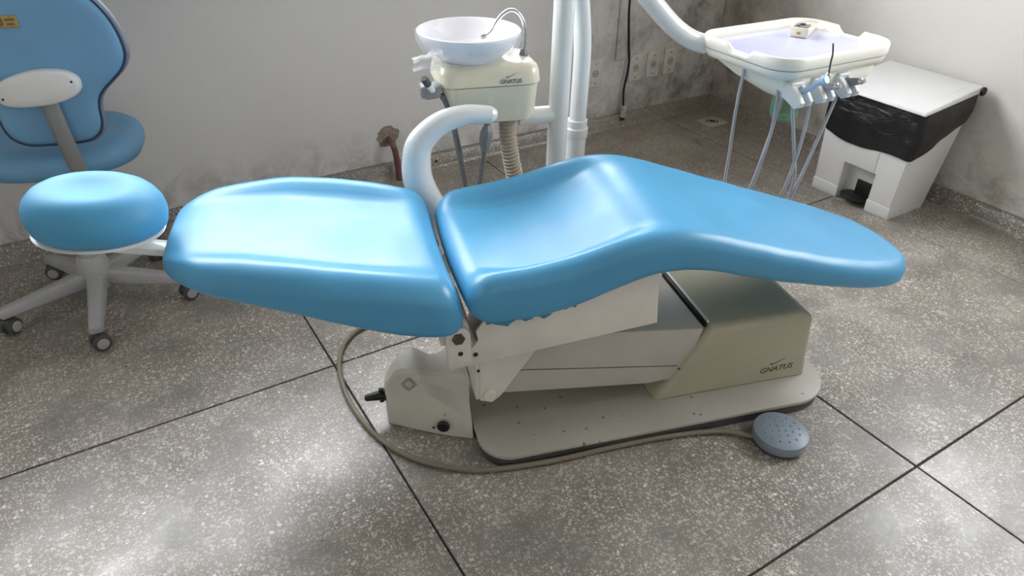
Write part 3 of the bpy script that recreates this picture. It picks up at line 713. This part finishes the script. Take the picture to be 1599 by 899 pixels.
mk('syringe_hose', tube([(x+.012, -.165, .692), (x+.008, -.170, .672), (x+.014, -.180, .62), (x+.043, -.185, .53), (x+.078, -.19, .40), (x+.07, -.16, .24), (x-.06, -.06, .07), (x-.25, .06, .03), (x-.42, .16, .04)], .0052, n=10), 'hose', syr)
x = HX[1]
hp = instr('handpiece_coupling', 'chrome handpiece coupling in middle tray holder with grey hose', 'handpiece', x)
mk('coupling', tube([(x-.004, -.155, .700), (x, -.19, .710), (x+.006, -.226, .722)], [.011, .013, .010], n=16), 'hose', hp)
mk('coupling_tip', lathe([(0, 0), (.0095, 0), (.0095, .012), (.006, .014), (.006, .02), (0, .02)], (x+.006, -.224, .721), 16, (.15, -1, .35)), 'chrome', hp)
mk('coupling_hose', tube([(x-.004, -.155, .700), (x-.006, -.165, .66), (x-.018, -.18, .60), (x-.035, -.19, .50), (x-.062, -.19, .37), (x-.08, -.15, .2), (x-.16, -.06, .06), (x-.32, .05, .03), (x-.5, .15, .04)], .0052, n=10), 'hose', hp)
x = HX[2]
hp2 = instr('handpiece_coupling', 'chrome handpiece coupling in holder nearest the bin lid', 'handpiece', x)
mk('coupling', tube([(x-.004, -.155, .700), (x, -.19, .710), (x+.006, -.226, .722)], [.011, .013, .010], n=16), 'grey_plastic', hp2)
mk('coupling_tip', lathe([(0, 0), (.0095, 0), (.0095, .012), (.006, .014), (.006, .02), (0, .02)], (x+.006, -.224, .721), 16, (.15, -1, .35)), 'chrome', hp2)
mk('coupling_hose', tube([(x-.004, -.155, .700), (x-.010, -.175, .665), (x-.035, -.185, .615), (x-.066, -.19, .53), (x-.10, -.19, .41), (x-.15, -.18, .28), (x-.26, -.08, .09), (x-.42, .05, .03), (x-.6, .15, .04)], .0052, n=10), 'hose', hp2)
mk('bottle_neck', tube([(-.085, -.085, .72), (-.085, -.085, .66)], .014, straight=True), 'white_plastic', hs)
bt = [(.013, 0), (.014, -.012), (.032, -.035), (.043, -.055), (.044, -.105), (.041, -.120), (.030, -.130), (.014, -.122), (0, -.116)]
mk('water_bottle', lathe([(r, z+.715) for r, z in bt], (-.085, -.085, 0), 30), 'bottle', None, TR, 60, 'green translucent plastic bottle hanging upside down beneath the tray', 'bottle')
# remote handset lying on the tray
RM = TR @ Matrix.Translation((.135, .085, .784)) @ Matrix.Rotation(math.radians(28), 4, 'Z') @ Matrix.Scale(1.15, 4)
rem = thing('handset', 'cream handset with dark keypad lying on the instrument tray', 'remote control', (0, 0, 0), RM)
hb_ = mk('handset_body', hexa([(-.075, -.024, 0), (.075, -.022, 0), (.075, .022, 0), (-.075, .024, 0), (-.075, -.026, .026), (.075, -.024, .020), (.075, .024, .020), (-.075, .026, .026)], .003), 'cream', rem)
mk('keypad', rbox((-.045, 0, .0262), (.048, .038, .002), .0006), 'grey_plastic', hb_, label='grey keypad')
mk('button', rbox((-.040, 0, .029), (.012, .014, .006), .002), 'dark_grey', hb_)
mk('button', rbox((-.058, .008, .0275), (.01, .01, .003), .001), 'dark_grey', hb_)
mk('end_badge', rbox((-.0755, 0, .012), (.001, .010, .006), .0003), 'gold', hb_)

# ================================================================== pedal bin and its liner
binn = thing('pedal_bin', 'white plastic pedal bin in front of the right wall', 'bin', (2.82, 1.55, 0))
def bq(z): t = z/.47; return (2.680-.022*t, 2.925+.062*t, 1.366-.020*t, 1.738+.010*t)
def bhex(z0, z1, xa=None, xb=None, ya=None, yb=None, r=.006):
    P = []
    for z in (z0, z1):
        q = bq(z); X0, X1, Y0, Y1 = q
        X0 = X0 if xa is None else X0+xa; X1 = X1 if xb is None else xb; Y0 = Y0 if ya is None else ya; Y1 = Y1 if yb is None else yb
        P += [(X0, Y0, z), (X1, Y0, z), (X1, Y1, z), (X0, Y1, z)]
    return hexa(P, r, 3)
def bmap(a, b, t):                                         # a: 0..1 across the front, b: height, t: 0 front .. 1 back
    X0, X1, Y0, Y1 = bq(b); return (X0+(X1-X0)*t, Y0+(Y1-Y0)*a, b)
ba, bz = .285, .668
bb = mk('bin_body', join(prism([(0, 0), (ba, 0), (ba, .165), (bz, .165), (bz, 0), (1, 0), (1, .47), (0, .47)], bmap, 0, 1, .006, 3), box2(2.735, 2.90, 1.465, 1.62, .004, .168)), 'bin_white', binn, smooth=30)
for a, b in ((1.364, 1.4725), (1.6145, 1.740)): mk('foot_panel', bhex(.0, .052, xa=-.0015, xb=2.75, ya=a, yb=b, r=.002), 'bin_white', bb)
mk('front_boss', bhex(.168, .40, xa=-.003, xb=2.72, ya=1.474, yb=1.613, r=.003), 'bin_white', bb)
mk('pedal_slot', rbox((2.735, 1.520, .052), (.012, .095, .085), .002), 'black', bb)
mk('pedal', lathe([(0, 0), (.055, 0), (.060, .003), (.060, .010), (.055, .013), (0, .013)], (2.700, 1.543, .024), 36, None, .82, 1.0), 'black', binn, label='black foot pedal')
lid_b = mk('bin_lid', hexa([(2.632, 1.330, .458), (3.005, 1.336, .492), (3.005, 1.752, .492), (2.632, 1.758, .458), (2.638, 1.336, .472), (3.005, 1.340, .516), (3.005, 1.748, .516), (2.638, 1.752, .472)], .005, 3), 'bin_white', binn)
mk('lid_panel', hexa([(2.70, 1.37, .472), (2.96, 1.37, .502), (2.96, 1.715, .502), (2.70, 1.715, .472), (2.71, 1.38, .4815), (2.95, 1.38, .5105), (2.95, 1.705, .5105), (2.71, 1.705, .4815)], .002, 2), 'bin_white', lid_b)
mk('hinge_rod', tube([(2.996, 1.335, .498), (2.996, 1.755, .498)], .013, straight=True, n=18), 'bin_white', lid_b)
mk('hinge_cap', lathe([(0, 0), (.017, 0), (.017, .008), (.014, .011), (0, .011)], (2.996, 1.338, .498), 20, (0, -1, 0)), 'black', lid_b)
# bag: skirt hanging over the rim
rb_ = []
def perim(z, k):
    X0, X1, Y0, Y1 = bq(z); return rrect(X0-k, X1+k, Y0-k, Y1+k, .025, 4)
def hem(i, p):
    fx = (p[0]-2.66)/.31; n_ = noise.noise(Vector((p[0]*7, p[1]*7, 0)))*.022
    return (.268+.11*max(0, min(1, fx))**1.2+n_-.012*math.cos((p[1]-1.54)*8))
P0 = densify(perim(.47, .004))
rows = []
for k in range(9):
    s = k/8; row = []
    for i, p in enumerate(P0):
        zt = .466+.030*max(0, min(1, (p[0]-2.66)/.31)); zb = hem(i, p); z = zt+(zb-zt)*s
        X0, X1, Y0, Y1 = bq(z); c_ = ((X0+X1)/2, (Y0+Y1)/2)
        q0 = bq(.47); sx2 = (X1-X0)/(q0[1]-q0[0]); sy2 = (Y1-Y0)/(q0[3]-q0[2])
        x = c_[0]+(p[0]-(q0[0]+q0[1])/2)*sx2; y = c_[1]+(p[1]-(q0[2]+q0[3])/2)*sy2
        d = Vector((x-c_[0], y-c_[1])).normalized()
        b_ = .004+.010*math.sin(PI*min(1, s*1.05))+noise.noise(Vector((p[0]*13, p[1]*13, z*22)))*.006
        row.append((x+d.x*b_, y+d.y*b_, z))
    rows.append(row)
mk('bin_liner', loft(rows, caps=False), 'bag', None, WORLD, 60, 'shiny black rubbish bag folded over the rim of white bin', 'rubbish bag')

# ================================================================== operator stool
SC = Vector((-.122, 2.322, 0))
stool = thing('operator_stool', 'blue operator stool with shaped backrest and five-leg castor base', 'stool', SC)
mk('gas_column', tube([SC+Vector((0, 0, .10)), SC+Vector((0, 0, .44))], .026, n=22, straight=True), 'base_grey', stool)
mk('hub', lathe([(0, .070), (.048, .070), (.050, .08), (.048, .140), (.040, .175), (.036, .18), (0, .18)], SC, 28), 'base_grey', stool)
for k in range(5):
    a = math.radians(-98+72*k); d = Vector((math.cos(a), math.sin(a), 0)); n_ = Vector((-d.y, d.x, 0))
    P8 = []
    for r, z0, z1, wd in ((.03, .078, .130, .030), (.285, .058, .088, .021)): P8.append([SC+d*r-n_*wd+Vector((0, 0, z0)), SC+d*r+n_*wd+Vector((0, 0, z0)), SC+d*r+n_*wd*.75+Vector((0, 0, z1)), SC+d*r-n_*wd*.75+Vector((0, 0, z1))])
    A, B = P8
    leg = mk('leg', hexa([A[0], B[0], B[1], A[1], A[3], B[3], B[2], A[2]], .009, 3), 'base_grey', stool)
    e = SC+d*.27
    cs = mk('castor', join(tube([e+Vector((0, 0, .045)), e+Vector((0, 0, .066))], .010, straight=True), xf(rbox((0, 0, 0), (.044, .026, .030), .008), Matrix.Translation(e+Vector((0, 0, .040))) @ Matrix.Rotation(a+.7, 4, 'Z'))), 'dark_grey', stool)
    wa = Vector((math.cos(a+.7+PI/2), math.sin(a+.7+PI/2), 0))
    if k == 0: wa = Vector((.25, -1, 0)).normalized()
    for s in (-1, 1):
        mk('wheel', lathe([(0, 0), (.024, 0), (.0265, .004), (.0265, .013), (.022, .017), (0, .018)], e+wa*(.006*s)+Vector((0, 0, .0265)), 22, wa*s), 'rubber', cs)
        mk('wheel_disc', lathe([(0, 0), (.017, 0), (.016, .003), (0, .004)], e+wa*(.0235*s)+Vector((0, 0, .0265)), 20, wa*s), 'base_grey', cs)
def seat_stool(cx, cy, z0, h, a, b):
    prof = [(0, 0), (.86, 0), (.95, .08), (.995, .3), (1, .5), (.97, .74), (.88, .92), (.74, 1), (.5, .97), (.25, .93), (0, .92)]; rings = []
    for r, z in prof:
        ring = []
        for j in range(56):
            t = 2*PI*j/56; c, s = math.cos(t), math.sin(t); e = .8
            ring.append((cx+math.copysign(abs(c)**e, c)*a*r, cy+math.copysign(abs(s)**e, s)*b*r, z0+z*h))
        rings.append(ring)
    return loft(rings)
sm = Matrix.Translation((-.100, 2.49, -.012)) @ Matrix.Rotation(math.radians(-12), 4, 'Z')
mk('stool_seat', xf(seat_stool(0, 0, .455, .085, .236, .215), sm), 'vinyl_stool_lit', stool, smooth=80)
mk('seat_plate', xf(rbox((0, -.05, .452), (.20, .16, .014), .005), sm), 'bar', stool)
BKM = Matrix.Translation((-.093, 2.245, -.006)) @ Matrix.Rotation(math.radians(-15), 4, 'Z') @ Matrix.Translation((0, 0, .56)) @ Matrix.Rotation(math.radians(-4), 4, 'X') @ Matrix.Translation((0, 0, -.56))
hw = [(.565, .0), (.567, .06), (.575, .092), (.595, .116), (.625, .127), (.66, .130), (.69, .138), (.715, .157), (.74, .186), (.765, .214), (.79, .231), (.815, .238), (.85, .236), (.89, .226), (.93, .206), (.97, .172), (1.0, .12), (1.015, .06), (1.018, 0)]
half = spline([(b, z, 0) for z, b in hw], 4)
outl = [(p.x, p.y) for p in half]+[(-p.x, p.y) for p in half[-2:0:-1]]
cen = (0, .79)
def inset(k): return [(cen[0]+(a-cen[0])*(1-k/.2), cen[1]+(b-cen[1])*(1-k/.22)) for a, b in outl]
def bend(a, b, t): return BKM @ Vector((a, t-.3*a*a, b))
bk = mk('stool_backrest', loft([[bend(a, b, y) for a, b in inset(k)] for k, y in ((.195, .062), (.15, .062), (.10, .062), (.05, .060), (.016, .050), (.003, .036), (0, .022), (.003, .010), (.010, .006), (.05, .006), (.1, .006), (.15, .006), (.195, .006))]), 'edge', stool, smooth=60)
mk('back_panel', loft([[bend(a, b, y) for a, b in inset(k)] for k, y in ((.011, .010), (.011, .002), (.016, -.004), (.03, -.008), (.06, -.010), (.09, -.010), (.12, -.010), (.15, -.010), (.18, -.010), (.195, -.010))]), 'vinyl_stool_lit', bk, smooth=60)
mk('backrest_piping', tube([bend(a, b, .004) for a, b in inset(.008)+inset(.008)[:1]], .0035, n=8, straight=True), 'piping', bk)
cp = [(-.118, .727), (-.112, .752), (-.09, .767), (-.05, .777), (0, .782), (.05, .778), (.09, .768), (.112, .752), (.118, .735), (.112, .716), (.09, .702), (.045, .692), (0, .690), (-.045, .692), (-.09, .700), (-.112, .712)]
cpd = [(p.x, p.y) for p in spline([(a, b, 0) for a, b in cp+cp[:1]], 3)[:-1]]
brk = mk('bracket_cover', loft([[BKM @ Vector((a*k*.88, y, .735+(b-.735)*k+a*k*.07)) for a, b in cpd] for k, y in ((1, -.006), (1.0, -.028), (.97, -.036), (.88, -.040), (.5, -.042))]), 'white_plastic', bk, smooth=60, label='white plastic bracket cover on the backrest')
for sx2, zz in ((-.085, .716), (.086, .750)): mk('screw', lathe([(0, 0), (.0035, 0), (.003, .0015), (0, .0015)], BKM @ Vector((sx2, -.0395, zz)), 10, BKM.to_3x3() @ Vector((0, -1, 0))), 'black', brk)
mk('back_upright', tube([BKM @ Vector((.012, -.018, .72)), BKM @ Vector((.020, -.030, .64)), BKM @ Vector((.030, -.028, .54)), BKM @ Vector((.032, -.01, .46)), (-.075, 2.29, .437), (-.085, 2.40, .437)], .0105, n=16, flat=2.05), 'bar', stool)
lp = mk('brass_label', xf(rbox((-.030, -.0118, .903), (.060, .004, .030), .0015), BKM), 'gold', bk, label='small gold label plate')
mk('label_print', xf(join(rbox((-.041, -.0140, .903), (.016, .001, .018), .0004), rbox((-.017, -.0140, .908), (.022, .001, .006), .0004), rbox((-.017, -.0140, .897), (.018, .001, .005), .0004)), BKM), 'gold_dark', lp, smooth=0)

# ================================================================== things on the walls and floor
names = ['wall socket plate nearest the room corner, rightmost of four', 'wall socket plate between two others, second from the corner', 'wall socket plate beside the black cord, third from the corner', 'wall socket plate half hidden behind the white column tube']
for (x, z), lab in zip(((2.694, .3015), (2.578, .3005), (2.460, .297), (2.200, .304)), names):
    s = thing('wall_socket', lab, 'wall socket', (x, YB, z-.067), group='wall sockets by the corner')
    p_ = mk('socket_plate', rbox((x, YB-.004, z), (.084, .010, .134), .003), 'socket', s)
    mk('outlet', lathe([(0, 0), (.019, 0), (.019, .003), (.015, .0035), (.014, .0015), (0, .0015)], (x, YB-.009, z), 24, (0, -1, 0)), 'socket_dirty', p_)
    for dx in (-.007, .007): mk('pin_hole', lathe([(0, 0), (.0025, 0), (.0025, .001), (0, .001)], (x+dx, YB-.0105, z), 8, (0, -1, 0)), 'black', p_)
    for dz in (-.047, .047): mk('screw', lathe([(0, 0), (.0035, 0), (.003, .0015), (0, .0015)], (x, YB-.009, z+dz), 10, (0, -1, 0)), 'steel', p_)
cord = thing('power_cord', 'thin black power cord hanging down the mouldy wall to a plug', 'power cord', (2.388, YB-.02, .05))
mk('cord', tube([(2.366, YB-.012, 1.1), (2.369, YB-.012, .64), (2.387, YB-.015, .455), (2.400, YB-.02, .328), (2.385, YB-.02, .20), (2.388, YB-.025, .115)], .0058, n=8), 'black', cord)
plug = mk('plug', rbox((2.390, YB-.028, .085), (.030, .026, .062), .006), 'socket_dirty', cord, label='dusty plug at the cord end')
for dx in (-.009, 0, .009): mk('plug_pin', tube([(2.390+dx, YB-.028, .056), (2.390+dx, YB-.028, .036)], .003, straight=True, n=8), 'black', plug)
dr = thing('floor_drain', 'square plastic floor drain cover in the room corner', 'floor drain', (2.868, 2.548, 0))
dp = mk('drain_plate', rbox((2.868, 2.548, .003), (.135, .115, .006), .002), 'grate', dr)
for r in (.020, .034): mk('drain_ring', lathe([(r, .006), (r, .0085), (r+.006, .0085), (r+.006, .006)], (2.868, 2.548, 0), 32), 'grate', dp)
mk('drain_gap', lathe([(0, .0060), (.034, .0060), (.034, .0066), (0, .0066)], (2.868, 2.548, 0), 32), 'joint', dp)
mk('pipe_stub', tube([(1.085, YB+.01, .178), (1.083, YB-.03, .176), (1.086, YB-.052, .160), (1.092, YB-.056, .125), (1.098, YB-.056, .06), (1.10, YB-.056, .0)], .0135, n=14), 'brown_pipe', None, WORLD, 60, 'short brown water pipe coming out of the back wall', 'pipe')
pl = []
for i in range(26):
    t = 2*PI*i/26; r = .045+.012*noise.noise(Vector((math.cos(t)*2, math.sin(t)*2, 3)))+rn.uniform(-.005, .005); pl.append((1.085+r*math.cos(t)*1.1, .190+r*math.sin(t)))
mk('broken_plaster', prism(pl, lambda a, b, t: (a, t, b), YB-.005, YB+.002), 'plaster', wall_back, smooth=0, label='patch of bare broken plaster round the pipe')
mk('wall_hole', lathe([(0, 0), (.009, 0), (.009, .002), (0, .002)], (1.302, YB-.0185, .030), 12, (0, -1, 0)), 'black', wall_back)
mk('raised_conduit', rbox((2.376, YB-.002, .95), (.11, .018, 1.20), .006), 'wall_back', wall_back)
